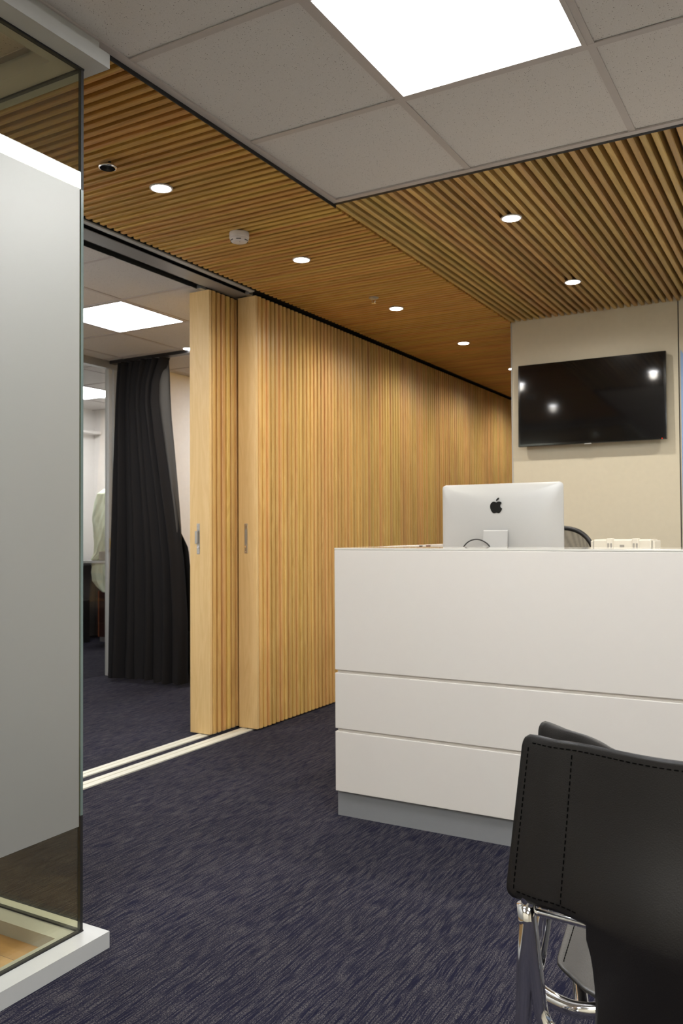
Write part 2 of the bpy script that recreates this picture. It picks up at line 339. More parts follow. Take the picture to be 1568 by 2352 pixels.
# walls
tvw = struct('wall_far', MB().box(-1.777, -.744, 5.406, 5.55, 0, ZC + .03).box(-.738, 2.55, 5.412, 5.55, 0, ZC + .03), 'cream', 'cream wall carrying the television')
obj('corner_bead', MB().box(-1.781, -1.775, 5.402, 5.552, 0, ZC - .004), 'satin', tvw)
obj('shadow_joint', MB().box(-.744, -.738, 5.414, 5.45, 0, ZC), 'black', tvw)
struct('wall_return', MB().box(-.05, .1, 5.55, 8.75, 0, ZC + .05), 'cream')
struct('wall_corridor_end', MB().box(-3.2, .2, 8.75, 8.9, 0, ZC + .05), 'cream')
struct('wall_right', MB().box(2.5, 2.65, -1.7, .2, 0, ZC + .05).box(2.5, 2.65, 4.6, 5.55, 0, ZC + .05).box(2.5, 2.65, .2, 4.6, 0, .8).box(2.5, 2.65, .2, 4.6, 2.3, ZC + .05), 'cream')
wn = struct('window_1', MB().box(2.52, 2.58, .2, 4.6, .8, .86).box(2.52, 2.58, .2, 4.6, 2.24, 2.3).box(2.52, 2.58, .2, .26, .86, 2.24).box(2.52, 2.58, 2.37, 2.43, .86, 2.24).box(2.52, 2.58, 4.54, 4.6, .86, 2.24), 'satin')
obj('window_pane', MB().box(2.545, 2.551, .26, 4.54, .86, 2.24), 'glass2', wn)
struct('wall_back', MB().box(-4.95, 2.65, -1.75, -1.6, 0, ZC + .05), 'cream')
struct('wall_meeting_left', MB().box(-4.95, -4.8, -1.6, 1.75, 0, ZC + .05), 'white_wall')
struct('wall_office_front', MB().box(-4.97, -3.06, 1.66, 1.75, 0, ZC + .05), 'white_wall')
struct('wall_office_left', MB().box(-4.97, -4.85, 5.06, 8.8, 0, ZC + .05).box(-4.97, -4.85, 1.75, 3.2, 0, ZC + .05), 'white_wall', 'warm white wall right of the black curtain')
struct('wall_office_end', MB().box(-4.85, -3.2, 8.7, 8.8, 0, ZC + .05), 'white_wall')
struct('wall_store_left', MB().box(-7.25, -7.09, 3.0, 7.0, 0, ZC + .05), 'white_wall')
struct('wall_store_end', MB().box(-7.09, -4.97, 6.85, 7.0, 0, ZC + .05), 'white_wall')
struct('wall_store_front', MB().box(-7.09, -4.97, 3.0, 3.1, 0, ZC + .05), 'white_wall')
struct('trim_2', MB().box(-7.09, -6.98, 3.1, 6.84, 2.235, 2.262), 'white_wall', 'thin white ledge high on the wall of the far room')
# glazed partition of the office: head, post with lock, glass
pt = struct('window_2', MB().box(-5.0, -4.94, 3.2, 5.06, 2.452, ZC).box(-5.0, -4.94, 3.2, 3.26, 0, 2.452), 'alu', 'aluminium framed glass partition with a lock stile')
obj('stile', MB().box(-4.995, -4.955, 4.937, 4.978, 0, 2.45).box(-4.99, -4.945, 4.981, 5.055, 0, 2.45), 'satin', pt)
lk = obj('lock', MB().box(-4.956, -4.946, 4.934, 4.965, .995, 1.095, .002), 'steel', pt)
obj('lock_pull', MB().box(-4.947, -4.943, 4.942, 4.958, 1.012, 1.07, .001), 'brass', lk)
obj('pane', MB().box(-4.98, -4.974, 3.26, 4.937, .01, 2.452), 'glass2', pt)
# floor tracks
for i, (a, b) in enumerate(((-2.955, -2.905), (-3.098, -3.052))):
    a, b = ((-2.936, -2.858), (-3.062, -2.995))[i]
    q = MB().box(a, b, 1.75, 8.6, 0, .003).box(a, a + (b - a) * .40, 1.75, 8.6, .003, .006).box(b - (b - a) * .40, b, 1.75, 8.6, .003, .006)
    o = struct('trim_%d' % (3 + i), q, 'track', ('near', 'far')[i] + ' pale floor track of the sliding doors')
# ------------------------------------------------------------------ slatted sliding doors
def sliding_door(name, xf, xb, y0, y1, zt, label, tab):
    r = struct(name, MB().box(xb + .016, xf - .02, y0 + .02, y1, .012, zt), 'slat_d', label)
    obj('edge_board', MB().box(xb, xf - .004, y0, y0 + .020, .010, zt, .0015), 'board', r)
    s = MB(); y = y0 + .026
    while y < y1 - .03:
        pr = [(xf - .0205, y), (xf - .004, y), (xf - .0005, y + .0035), (xf - .0005, y + .0245), (xf - .004, y + .028), (xf - .0205, y + .028)]
        s.prism(pr, 2, .010, zt); y += .044
    obj('slat_face', s, 'slat_d', r)
    xm = (xb + xf) / 2 - .012
    hp = obj('flush_pull', MB().box(xm - .010, xm + .010, y0 - .0022, y0 + .001, 1.012, 1.184, .0006), 'steel', r)
    obj('pull_slot', MB().box(xm - .0055, xm + .0055, y0 - .0028, y0 - .002, 1.062, 1.150), 'grey', hp)
    obj('screw', MB().cyl((xm, y0 - .003, 1.176), .0028, .002, 12, 1), 'chrome', hp); obj('screw', MB().cyl((xm, y0 - .003, 1.020), .0028, .002, 12, 1), 'chrome', hp)
    obj('lock_button', MB().cyl((xm, y0 - .004, 1.050), .0065, .005, 20, 1), 'chrome', hp)
    if tab:
        obj('finger_pull', MB().box(xm - .021, xm - .010, y0 - .006, y0 - .001, 1.070, 1.142, .001).box(xm - .004, xm + .004, y0 - .014, y0 - .008, 1.072, 1.140, .002).box(xm - .004, xm + .004, y0 - .009, y0 - .001, 1.138, 1.143), 'steel', hp)
    return r
sliding_door('door_1', -2.973, -3.118, 3.733, 8.0, 2.500, 'rear slatted timber sliding door with the finger pull drawn out', True)
sliding_door('door_2', -2.819, -2.950, 3.965, 8.745, 2.500, 'front slatted timber sliding door with a flat steel pull', False)
# ------------------------------------------------------------------ glass room corner
XG, YG = -1.715, 1.712
k = MB()
k.prism([(-1.812, 1.610), (XG, 1.712), (XG, -1.6), (-1.812, -1.6)], 2, 0, .0445)
k.prism([(-1.812, 1.610), (XG, 1.712), (-3.06, 1.712), (-3.06, 1.610)], 2, 0, .0445)
gl = struct('wall_glass', k, 'satin', 'corner of the glazed meeting room on a white kerb')
hd = MB(); hd.box(-1.830, XG, -1.6, YG, 2.433, 2.474).box(-3.06, -1.830, 1.60, YG, 2.433, 2.474).box(-1.80, XG - .02, -1.6, YG - .02, 2.474, ZC - .001).box(-3.06, -1.8, 1.63, YG - .02, 2.474, ZC - .001)
obj('header', hd, 'satin', gl)
obj('seal', MB().box(-1.7910, -1.7770, -1.6, 1.6770, .0445, .0485).box(-3.06, -1.7910, 1.6650, 1.6770, .0445, .0485).box(-1.7910, -1.7770, -1.6, 1.6770, 2.428, 2.434).box(-3.06, -1.7910, 1.6650, 1.6770, 2.428, 2.434), 'black', gl)
pn = obj('glass_pane', MB().box(-1.7890, -1.7790, -1.6, 1.6670, .047, 2.430), 'glass', gl)
pn2 = obj('glass_pane', MB().box(-3.05, -1.7910, 1.6660, 1.6760, .047, 2.430), 'glass', gl)
obj('frosted_film', MB().box(-1.7788, -1.7780, -1.6, 1.6610, .333, 2.090), 'film', pn)
obj('frosted_film', MB().box(-3.05, -1.7970, 1.6765, 1.6775, .333, 2.090), 'film', pn2)
obj('corner_joint', MB().box(-1.7898, -1.7792, 1.6675, 1.6765, .047, .36).box(-1.7898, -1.7792, 1.6675, 1.6765, 2.09, 2.43), 'black', gl)
obj('corner_joint', MB().box(-1.7898, -1.7792, 1.6675, 1.6765, .36, 2.09), 'glass_edge', gl)
# ------------------------------------------------------------------ luminaires
def light_panel(x0, y0, label, group, first=None):
    """recessed 600 mm LED panel whose corner is x0,y0"""
    if first: o = copy_tree(first); o.location = (x0 + .3, y0 + .3, ZC); tag(o, label, 'ceiling light', group); return o
    o = thing('ceiling_light_panel', label, 'ceiling light', (x0 + .3, y0 + .3, ZC), 0, group)
    f = MB()
    for a in (-1, 1):
        f.box(.278 if a > 0 else -.292, .292 if a > 0 else -.278, -.278, .278, -.006, .0)
        f.box(-.292, .292, .278 if a > 0 else -.292, .292 if a > 0 else -.278, -.006, .0)
    obj('frame', f, 'grid', o)
    obj('diffuser', MB().box(-.2775, .2775, -.2775, .2775, -.0045, -.002), 'panel_e', o)
    return o
LP = light_panel(-1.151, 1.813, 'large bright square panel light in the tile ceiling at the top of the photo', None)
light_panel(-4.177, 3.664, 'bright square panel light on the office ceiling behind the sliding doors', None, LP)
light_panel(-6.575, 5.62, 'smallest square panel light, in the far room left of the curtain', None, LP)
OOV = 'added panel lights of the tile ceiling outside the view'
for x, y in ((.649, 1.813), (-1.151, .013), (.649, .013)):  # invented panels out of view, added to light the room
    light_panel(x, y, 'added square panel light in the tile ceiling, out of view', OOV, LP)
light_panel(-3.66, -.78, 'added square panel light inside the glass room, out of view', None, LP)  # invented panel, added to light the frosted film from inside
light_panel(-4.177, 1.864, 'added fill panel light near the front of the office, hidden by the glass room', None, LP)  # unseen panel added to brighten the office
light_panel(-1.151, -1.187, 'added square panel light in the tile ceiling, out of view', OOV, LP)  # added behind the camera to light the lower desk front
light_panel(.649, -1.187, 'added square panel light in the tile ceiling, out of view', OOV, LP)  # second added panel behind the camera for the desk front
light_panel(-4.177, 6.064, 'added second fill panel light deeper in the office, hidden by the doors', None, LP)  # another unseen panel added as office fill
ST = 31.
def spot(parent, watts):
    l = bpy.data.lights.new('lamp', 'SPOT'); l.energy = watts; l.spot_size = math.radians(166); l.spot_blend = .9; l.shadow_soft_size = .03
    l.color = (1, .94, .84)
    lo = bpy.data.objects.new('lamp', l); C.objects.link(lo); lo.parent = parent; lo.location = (0, 0, -.034); return lo
DL = None
spots = [(-2.272, 2.548, 'largest corridor downlight, nearest the glass room'), (-2.268, 3.584, 'downlight right of the smoke detector in the corridor slats'),
         (-2.266, 4.670, 'corridor downlight just right of the small sprinkler'), (-2.266, 5.790, 'fourth corridor downlight, near the slatted wall'),
         (-2.266, 6.930, 'corridor downlight half hidden by the television wall edge'),
         (-1.170, 3.575, 'larger downlight in the slats above the desk'), (-1.183, 4.674, 'smaller downlight in the slats closest to the television wall')]
for x, y, lab in spots:
    if DL is None:
        o = thing('downlight', lab, 'downlight', (x, y, ZC))
        obj('trim_ring', MB().lathe([(.0385, -.0052), (.0395, -.0075), (.046, -.006), (.0465, -.0025), (.0385, -.0022)], n=40), 'smoke', o, True)
        obj('can', MB().lathe([(.0392, -.0045), (.0392, .002), (0, .002)], n=40), 'black', o)
        obj('lens', MB().lathe([(0, -.0062), (.0380, -.0058)], n=40), 'spot_e', o); DL = o
    else:
        o = copy_tree(DL); o.location = (x, y, ZC); tag(o, lab, 'downlight')
for x, y in ((-.08, 3.575), (-.08, 4.674), (1.02, 3.575), (1.02, 4.674)):
    o = copy_tree(DL); o.location = (x, y, ZC); tag(o, 'downlight in the desk slats outside the photo', 'downlight', 'downlights of the desk slats outside the view')
o = copy_tree(DL); o.location = (-4.10, 4.895, ZC + .0005); tag(o, 'tiny round light on the office ceiling beside the curtain track', 'downlight')
o = copy_tree(DL); o.location = (-2.266, 8.05, ZC); tag(o, 'last corridor downlight, hidden behind the television wall', 'downlight')
for o in [q for q in bpy.data.objects if q.type == 'EMPTY' and q.name.startswith('downlight')]:
    spot(o, ST if o.location.x > -3 else 8)
# smoke detector
sd = thing('smoke_detector', 'white round smoke detector on the corridor slat ceiling', 'smoke detector', (-2.311, 3.118, ZC))
obj('base', MB().lathe([(0, -.002), (.0445, -.002), (.0455, -.006), (.0455, -.026), (.0435, -.029), (0, -.029)]), 'smoke', sd, True)
obj('cap', MB().lathe([(.043, -.028), (.043, -.034), (.036, -.044), (.024, -.0475), (0, -.0478)]), 'smoke', sd, True)
for a in range(6):
    w = a * PI / 3 - 2.05; v = MB(); v.box(-.011, .011, -.0015, .0015, -.0015, .0015)
    bmesh.ops.rotate(v.bm, cent=(0, 0, 0), matrix=Matrix.Rotation(w + PI / 2, 3, 'Z'), verts=v.bm.verts)
    bmesh.ops.translate(v.bm, vec=(.0385 * math.cos(w), .0385 * math.sin(w), -.0405), verts=v.bm.verts)
    obj('vent_slot', v, 'blackp', sd)
obj('indicator', MB().cyl((.012, -.012, -.047), .0018, .003, 10), 'brown', sd)
# round dark sensor with chrome rim
se = thing('ceiling_sensor', 'dark glass disc sensor with chrome rim hanging under the slats', 'sensor', (-2.280, 2.265, ZC))
obj('stem', MB().cyl((0, .01, -.010), .006, .022, 16), 'blackp', se)
obj('rim', MB().lathe([(.028, -.020), (.0325, -.020), (.0335, -.024), (.032, -.028), (.0285, -.029)]), 'chrome', se, True)
obj('disc', MB().lathe([(0, -.020), (.029, -.020), (.029, -.028), (0, -.0285)]), 'tvf', se)
# sprinkler
sp = thing('fire_sprinkler', 'small chrome fire sprinkler head in the corridor slats', 'sprinkler', (-2.278, 4.392, ZC))
obj('escutcheon', MB().lathe([(0, -.002), (.030, -.002), (.026, -.007), (.012, -.010), (0, -.010)]), 'steel', sp, True)
obj('frame_arm', MB().tube([(-.009, 0, -.009), (-.011, 0, -.022), (-.003, 0, -.034)], .0022, 8), 'chrome', sp); obj('frame_arm', MB().tube([(.009, 0, -.009), (.011, 0, -.022), (.003, 0, -.034)], .0022, 8), 'chrome', sp)
obj('deflector', MB().cyl((0, 0, -.035), .013, .002, 24), 'chrome', sp)
# ------------------------------------------------------------------ reception desk
dk = thing('reception_desk', 'white lacquered reception desk with horizontal grooves and grey kick plate', 'desk', (-.6, 3.3, 0))
def D(name, mb, mat, **k):
    o = obj(name, mb, mat, dk, **k); o.matrix_parent_inverse = Matrix.Translation((.6, -3.3, 0)); return o
X1, YD, XR = -1.711, 2.939, 1.25
D('front_panel', MB().box(X1, XR, YD, YD + .022, .5805, 1.060, .0025), 'desk')
D('front_panel', MB().box(X1, XR, YD, YD + .022, .3475, .5685, .0025), 'desk')
D('front_panel', MB().box(X1, XR, YD, YD + .022, .099, .3355, .0025), 'desk')
D('groove_strip', MB().box(X1 + .012, XR, YD + .010, YD + .03, .330, .352).box(X1 + .012, XR, YD + .010, YD + .03, .562, .586), 'desk')
D('carcass', MB().box(X1 + .046, XR - .031, YD + .0305, YD + .30, .10, 1.050), 'desk')
D('side_panel', MB().box(X1, X1 + .045, YD + .0225, 4.02, .099, 1.067, .0012), 'desk')
D('top', MB().box(X1, XR, YD, YD + .32, 1.0605, 1.068, .001), 'desktop')
D('worktop', MB().box(X1 + .046, XR - .03, YD + .302, 3.95, .855, .880, .002), 'desk')
D('kick_plate', MB().box(X1 + .003, XR - .02, YD + .014, 3.9, 0, .0985), 'kick')
D('side_panel', MB().box(XR - .03, XR, YD + .0225, 3.95, .099, 1.060), 'desk')
# ------------------------------------------------------------------ computer
ic = thing('desktop_computer', 'silver all-in-one computer seen from behind, black fruit logo', 'computer', (-1.222, 3.50, .880))
W2, HT = .2735, .453
def rr(w, h, r, n=8):
    P = []
    for cx, cz, a0 in ((w - r, h - r, 0), (-w + r, h - r, 90), (-w + r, -h + r, 180), (w - r, -h + r, 270)):
        for i in range(n + 1):
            a = math.radians(a0 + 90 * i / n); P.append((cx + r * math.cos(a), cz + r * math.sin(a)))
    return P
mb = MB(); prof = rr(W2, HT / 2, .018); rings = []; cz = .006 + HT / 2
for s, d in ((1, .052), (1, .0465), (.992, .0445), (.96, .038), (.90, .029), (.82, .020), (.72, .0125), (.60, .0065), (.46, .0028), (.30, .0008), (.14, 0)):
    pf = rr(W2 * s, HT / 2 * s, min(.92 * HT / 2 * s, .018 + (1 - s) * .35))
    rings.append([mb.bm.verts.new((x, d, cz + z)) for x, z in pf])
for a, b in zip(rings, rings[1:]):
    n = len(a)
    for i in range(n): mb.bm.faces.new((a[i], a[(i + 1) % n], b[(i + 1) % n], b[i]))
mb.bm.faces.new(rings[-1]); mb.bm.faces.new(rings[0])
sh = obj('housing', mb, 'imac', ic, True); edgesplit(sh, 50)
obj('screen', MB().box(-W2 + .006, W2 - .006, .0525, .0545, .08, HT), 'tvs', ic)
st_ = MB(); st_.prism([(-.006, .262), (.0, .262), (.004, .20), (-.060, .008), (-.075, .006), (-.075, .0), (.07, .0), (.07, .006), (-.04, .006), (.012, .19), (.012, .262)][:11], 0, -.062, .046)
# bracket: neck then foot plate
st_.bm.free(); st_ = MB()
pts = [(-.012, .256), (-.016, .252), (-.020, .225), (-.052, .03), (-.060, .010), (-.060, .0), (.10, .0), (.10, .006), (-.04, .006), (-.012, .20)]
st_.prism(pts, 0, -.058, .050)
obj('stand', st_, 'imac', ic)
L = [(0, .30), (.10, .40), (.25, .47), (.42, .44), (.55, .36), (.60, .30)]
body = [(.02, .62), (.14, .70), (.30, .735), (.45, .70), (.58, .575), (.47, .47), (.41, .33), (.42, .16), (.50, .02), (.63, -.07), (.52, -.32), (.40, -.50), (.27, -.60), (.15, -.57), (.02, -.52), (-.12, -.57), (-.25, -.60), (-.40, -.50), (-.55, -.27), (-.65, 0.0), (-.66, .28), (-.58, .52), (-.44, .67), (-.28, .735), (-.12, .70)]
def smoothp(P, n=2):
    for _ in range(n):
        Q = []
        for i, p in enumerate(P):
            q = P[(i + 1) % len(P)]; Q += [(p[0] * .75 + q[0] * .25, p[1] * .75 + q[1] * .25), (p[0] * .25 + q[0] * .75, p[1] * .25 + q[1] * .75)]
        P = Q
    return P
leaf = [(-.03, .80), (.0, .95), (.12, 1.10), (.30, 1.19), (.30, 1.08), (.22, .92), (.10, .82)]
k_ = .0385; kx_ = .0425; lx, lz = -.005, 1.231 - .880
lg = MB(); lg.prism([(lx + x * kx_, lz + z * k_) for x, z in smoothp(body)], 1, -.0004, .004); lg.prism([(lx + x * kx_, lz + z * k_) for x, z in smoothp(leaf)], 1, -.0004, .004)
obj('logo', lg, 'ink', ic)
cb = obj('power_cable', MB().tube([(-1.38, 3.46, .885), (-1.375, 3.462, 1.05), (-1.345, 3.465, 1.088), (-1.305, 3.465, 1.099), (-1.268, 3.465, 1.088), (-1.236, 3.462, 1.06), (-1.215, 3.46, .885)], .0028, 10, 2), 'blackp', None, True)
tag(cb, 'thin black cable looping up behind the computer stand', 'cable')
# cream printer on the worktop
pr = thing('label_printer', 'low cream plastic printer back with two clips on the right of the desk', 'printer', (-.723, 3.60, .880))
obj('body', MB().box(-.116, .116, 0, .15, 0, .214, .006), 'plastic', pr)
obj('side_cover', MB().box(-.128, -.1175, .004, .145, 0, .209, .004), 'plastic', pr); obj('side_cover', MB().box(.1175, .128, .004, .145, 0, .209, .004), 'plastic', pr)
obj('side_seam', MB().box(-.1178, -.1158, .002, .145, .0, .2085), 'grey', pr); obj('side_seam', MB().box(.1158, .1178, .002, .145, 0, .2085), 'grey', pr)
for a in (-.062, .040):
    c_ = obj('clip', MB().box(a, a + .027, -.006, .03, .168, .218, .003), 'plastic', pr)
    obj('clip_window', MB().box(a + .004, a + .011, -.0068, -.005, .176, .198), 'grey', c_); obj('clip_window', MB().box(a + .016, a + .023, -.0068, -.005, .176, .198), 'grey', c_)
obj('socket', MB().box(-.009, .009, -.001, .002, .176, .192), 'grey', pr)
# two small tags clipped on the side panel
for i, (y, h_, w_, mt, lab) in enumerate(((3.74, .010, .014, 'brown', 'tiny brown block on the left rim of the desk'), (3.66, .008, .008, 'blackp', 'tiny black peg on the left rim of the desk'))):
    tag(obj('desk_clip', MB().box(-1.668, -1.655, y, y + w_ * 2.2, 1.040, 1.0665 - .001, .001), mt), lab, 'clip')
# mesh office chair behind the desk
oc = thing('office_chair', 'black mesh-back office chair behind the reception desk', 'chair', (-1.27, 4.52, 0), .12)
mb = MB(); HW, Z0, Z1 = .235, .62, 1.147
def orim(t_):
    a = 2 * PI * t_; c, s_ = math.cos(a), math.sin(a); e = .55
    x = HW * math.copysign(abs(c) ** e, c); z = (Z0 + Z1) / 2 + (Z1 - Z0) / 2 * math.copysign(abs(s_) ** e, s_)
    if z > 1.0: z -= .055 * (abs(x) / HW) ** 3
    return x, .03 * (1 - (x / HW) ** 2), z
loop = [orim(i / 72) for i in range(72)]
mb.tube(loop + [loop[0]], .0125, 10, caps=False); obj('back_frame', mb, 'blackp', oc, True)
mb = MB(); cen = mb.bm.verts.new((0, .035, (Z0 + Z1) / 2)); rv = [mb.bm.verts.new(p) for p in loop]
mid = [mb.bm.verts.new((p[0] * .5, .034, ((Z0 + Z1) / 2) * .5 + p[2] * .5)) for p in loop]
for i in range(72):
    j = (i + 1) % 72; mb.bm.faces.new((rv[i], rv[j], mid[j], mid[i])); mb.bm.faces.new((mid[i], mid[j], cen))
obj('mesh_panel', mb, 'mesh', oc, True)
obj('seat', MB().box(-.24, .24, .06, .52, .46, .53, .025), 'blackp', oc)
obj('back_support', MB().tube([(0, .30, .44), (0, .03, .44), (0, -.0, .62), (0, .012, .85)], .018, 10, 1), 'blackp', oc)
obj('gas_stem', MB().cyl((0, .29, .27), .025, .38, 20), 'chrome', oc)
bs = MB()
for i in range(5):
    a = i * 2 * PI / 5; bs.tube([(0, .29, .10), (.15 * math.cos(a), .29 + .15 * math.sin(a), .095), (.29 * math.cos(a), .29 + .29 * math.sin(a), .065)], .018, 8)
base = obj('five_star_base', bs, 'blackp', oc)
for i in range(5):
    a = i * 2 * PI / 5; obj('castor', MB().cyl((.29 * math.cos(a), .29 + .29 * math.sin(a), .028), .028, .04, 20, 0), 'blackp', base)
# ------------------------------------------------------------------ television
tv = thing('television', 'wide black flat television mounted on the cream wall', 'television', (-1.260, 5.340, 1.9425))
tv.rotation_euler = (math.radians(-1.6), 0, 0)
TW, TH = .4555, .266
obj('case', MB().box(-TW, TW, 0, .030, -TH, TH, .003), 'tvf', tv)
bz = MB()
bz.box(-TW + .003, TW - .003, -.0008, .001, TH - .012, TH - .003).box(-TW + .003, TW - .003, -.0008, .001, -TH + .003, -TH + .015).box(-TW + .003, -TW + .013, -.0008, .001, -TH + .015, TH - .012).box(TW - .013, TW - .003, -.0008, .001, -TH + .015, TH - .012)
obj('bezel', bz, 'tvf', tv)
obj('screen', MB().box(-TW + .013, TW - .013, -.0002, .001, -TH + .015, TH - .012), 'tvs', tv)
obj('maker_badge', MB().box(-.030, .012, -.003, .004, -TH - .006, -TH + .001, .001), 'steel', tv)
obj('wall_bracket', MB().box(-.15, .15, .030, .060, -.12, .12), 'blackp', tv)
obj('standby_light', MB().cyl((.43, -.0015, -TH + .004), .003, .003, 10, 1), emission('red_led', (1, .05, .02), 1.2), tv)
bn = obj('hanging_banner', MB().prism([(-.730, 2.215), (-.70, 2.165), (-.10, 2.165), (-.10, .35), (-.730, .35)], 1, 5.404, 5.409), 'blue')
tag(bn, 'pale blue sheet on the wall at the right edge beside the television', 'banner')
# ------------------------------------------------------------------ foreground leather chair
lc = thing('leather_chair', 'black stitched leather sling chair with chrome tube frame in the foreground', 'chair', (-.165, 1.40, 0))
HWB = .236
def yb(u): return -.166 - .056 * (.5 + .5 * math.cos(PI * max(-1, min(1, u))))     # back curve (world y 1.234 at the wings)
def ext_top(v):   # rounded corners
    r = .075; e = 1.
    if v > 1 - r: e = 1 - .045 * (1 - math.sqrt(max(0, 1 - ((v - 1 + r) / r) ** 2)))
    if v < r: e = 1 - .045 * (1 - math.sqrt(max(0, 1 - ((r - v) / r) ** 2)))
    return e
def back_pt(u, v, off=0.):
    z = .592 + (.8305 - .592) * v
    hw = .228 + .026 * (1 - v)
    x = u * hw * ext_top(v)
    cushion = .010 * math.exp(-((abs(u) - .80) / .13) ** 2) + .026 * (1 - min(1, abs(u) / .72) ** 2) * math.exp(-((v - .05) / .38) ** 2)
    return Vector((x, yb(u) - .013 * (1 - v) - cushion - off, z))
CW = .52
us = sorted(set([round(-1 + 2 * i / 60, 4) for i in range(61)] + [-CW, CW]))
vs_ = [0, .02, .045, .075] + [.12 + .76 * i / 16 for i in range(17)] + [.925, .955, .98, 1]
mb = MB(); G = {}
for j, v in enumerate(vs_):
    for i, u in enumerate(us): G[i, j] = mb.bm.verts.new(back_pt(u, v))
for j in range(len(vs_) - 1):
    for i in range(len(us) - 1): mb.bm.faces.new((G[i, j], G[i + 1, j], G[i + 1, j + 1], G[i, j + 1]))
# waist panel falling from the middle of the back
ci = [i for i, u in enumerate(us) if -CW - 1e-6 <= u <= CW + 1e-6]; prev = [G[i, 0] for i in ci]
for k in range(1, 15):
    t_ = k / 14; z = .592 - .30 * t_; row = []
    for i in ci:
        u = us[i]; wx = (.128 - .010 * math.sin(PI * min(1, t_ * 1.5)) + .0 * t_) / CW
        fillet = 1 + .12 * max(0, 1 - t_ * 9) ** 2
        row.append(mb.bm.verts.new(Vector((u * wx * fillet if t_ < 1 else u * wx, yb(u) - .013 - .026 * (1 - min(1, abs(u) / .72) ** 2) * max(0, 1 - 2.4 * t_) * math.exp(-.017) + .010 * t_, z))))
    for a in range(len(ci) - 1): mb.bm.faces.new((prev[a], prev[a + 1], row[a + 1], row[a]))
    prev = row
bk = obj('back_sling', mb, 'leather', lc, True); solid(bk, .0045)
# stitching, dash by dash along the hems
def dashes(mb, path, dash=.0058, gap=.0034, w=.0009):
    acc = 0; P = [Vector(p) for p in path]
    seglen = [(b - a).length for a, b in zip(P, P[1:])]; total = sum(seglen); s = .004
    def at(d):
        for a, b, l in zip(P, P[1:], seglen):
            if d <= l: return a.lerp(b, d / l)
            d -= l
        return P[-1]
    while s + dash < total:
        mb.tube([at(s), at(s + dash)], w, 5); s += dash + gap
def stitch(path, parent):
    q = MB(); dashes(q, path); obj('stitch_line', q, 'thread', parent)
for sg in (-1, 1):
    stitch([back_pt(sg * .955, .04 + .92 * i / 30, .0028) for i in range(31)], bk)
    stitch([back_pt(sg * .66, .04 + .92 * i / 30, .0028) for i in range(31)], bk)
    stitch([back_pt(sg * (.95 - .40 * i / 20), .045, .0028) for i in range(21)], bk)
stitch([back_pt(-.95 + 1.9 * i / 60, .955, .0028) for i in range(61)], bk)
# inner leather layer that parts from the outer one at the wings
def inner_pt(u, v):
    z = .600 + (.8305 - .600) * v; s = abs(u)
    gap = .004 + .088 * max(0, (s - .42) / .58) ** .75
    p = back_pt(u, v); return Vector((u * (.232 + .004 * (1 - v)) * ext_top(v), p.y + gap + .013 * (1 - v), z))
mb = MB(); mb.grid(60, 80, lambda a, b: inner_pt(-1 + 2 * a, b)); il = obj('inner_sling', mb, 'leather', lc, True); solid(il, .004)
# seat sling
def seat_pt(a, b):
    u = -1 + 2 * a; r = 1.
    if b < .08: r = 1 - .05 * (1 - math.sqrt(max(0, 1 - ((.08 - b) / .08) ** 2)))
    x = u * (.206 + .028 * min(1, b * 2.2)) * r
    y = -.094 - .07 * (1 - abs(u) ** 1.3) * (1 - b) + .46 * b
    z = .449 - .028 * (1 - u * u) * (.35 + .65 * math.sin(PI * b)) + .012 * max(0, (abs(u) - .8) / .2)
    return Vector((x, y, z))
mb = MB(); mb.grid(40, 40, seat_pt); se_ = obj('seat_sling', mb, 'leather_lit', lc, True); solid(se_, .005)  # lighter leather carries the light falling on the seat from above
for u in (.025, .975): stitch([seat_pt(u, .05 + .9 * i / 40) + Vector((0, 0, .0034)) for i in range(41)], se_)
# chrome frame: per side a rear leg tube, a back post and the front leg; cross bars
RT = .0118
for sg in (-1, 1):
    obj('rear_leg', MB().tube([(sg * .189, yb(.8) + .012, .815), (sg * .214, yb(.8) + .001, .62), (sg * .224, -.182, .56), (sg * .232, -.186, .28), (sg * .236, -.190, .006)], RT, 16, 1), 'chrome', lc, True)
    obj('back_post', MB().tube([(sg * .222, -.178, .60), (sg * .218, -.178, .56), (sg * .206, -.184, .47), (sg * .200, -.186, .425), (sg * .17, -.192, .410), (sg * .13, -.196, .408)], .0105, 16, 2), 'chrome', lc, True)
    obj('front_post', MB().tube([(sg * .190, -.092, .80), (sg * .212, -.092, .60), (sg * .220, -.092, .55), (sg * .238, -.092, .43), (sg * .234, -.094, .418), (sg * .205, -.105, .413), (sg * .165, -.115, .414), (sg * .12, -.108, .424)], RT, 16, 2), 'chrome', lc, True)
    obj('front_leg', MB().tube([(sg * .16, -.115, .414), (sg * .19, -.02, .425), (sg * .222, .06, .44), (sg * .232, .33, .445), (sg * .236, .375, .42), (sg * .238, .385, .30), (sg * .24, .39, .006)], RT, 16, 2), 'chrome', lc, True)
    obj('foot_cap', MB().cyl((sg * .236, -.190, .006), .0145, .012, 20), 'blackp', lc); obj('foot_cap', MB().cyl((sg * .24, .39, .006), .0145, .012, 20), 'blackp', lc)
    obj('clamp', MB().tube([(sg * .2235, -.180, .585), (sg * .2215, -.176, .535)], .0135, 16), 'chrome', lc, True)
obj('cross_bar', MB().tube([(-.220, -.170, .573), (-.205, -.178, .576), (-.10, -.195, .580), (.10, -.195, .580), (.205, -.178, .576), (.220, -.170, .573)], .0055, 12, 2), 'chrome', lc, True)
obj('cross_bar', MB().tube([(-.135, -.196, .408), (0, -.20, .408), (.135, -.196, .408)], .0105, 12), 'chrome', lc, True)
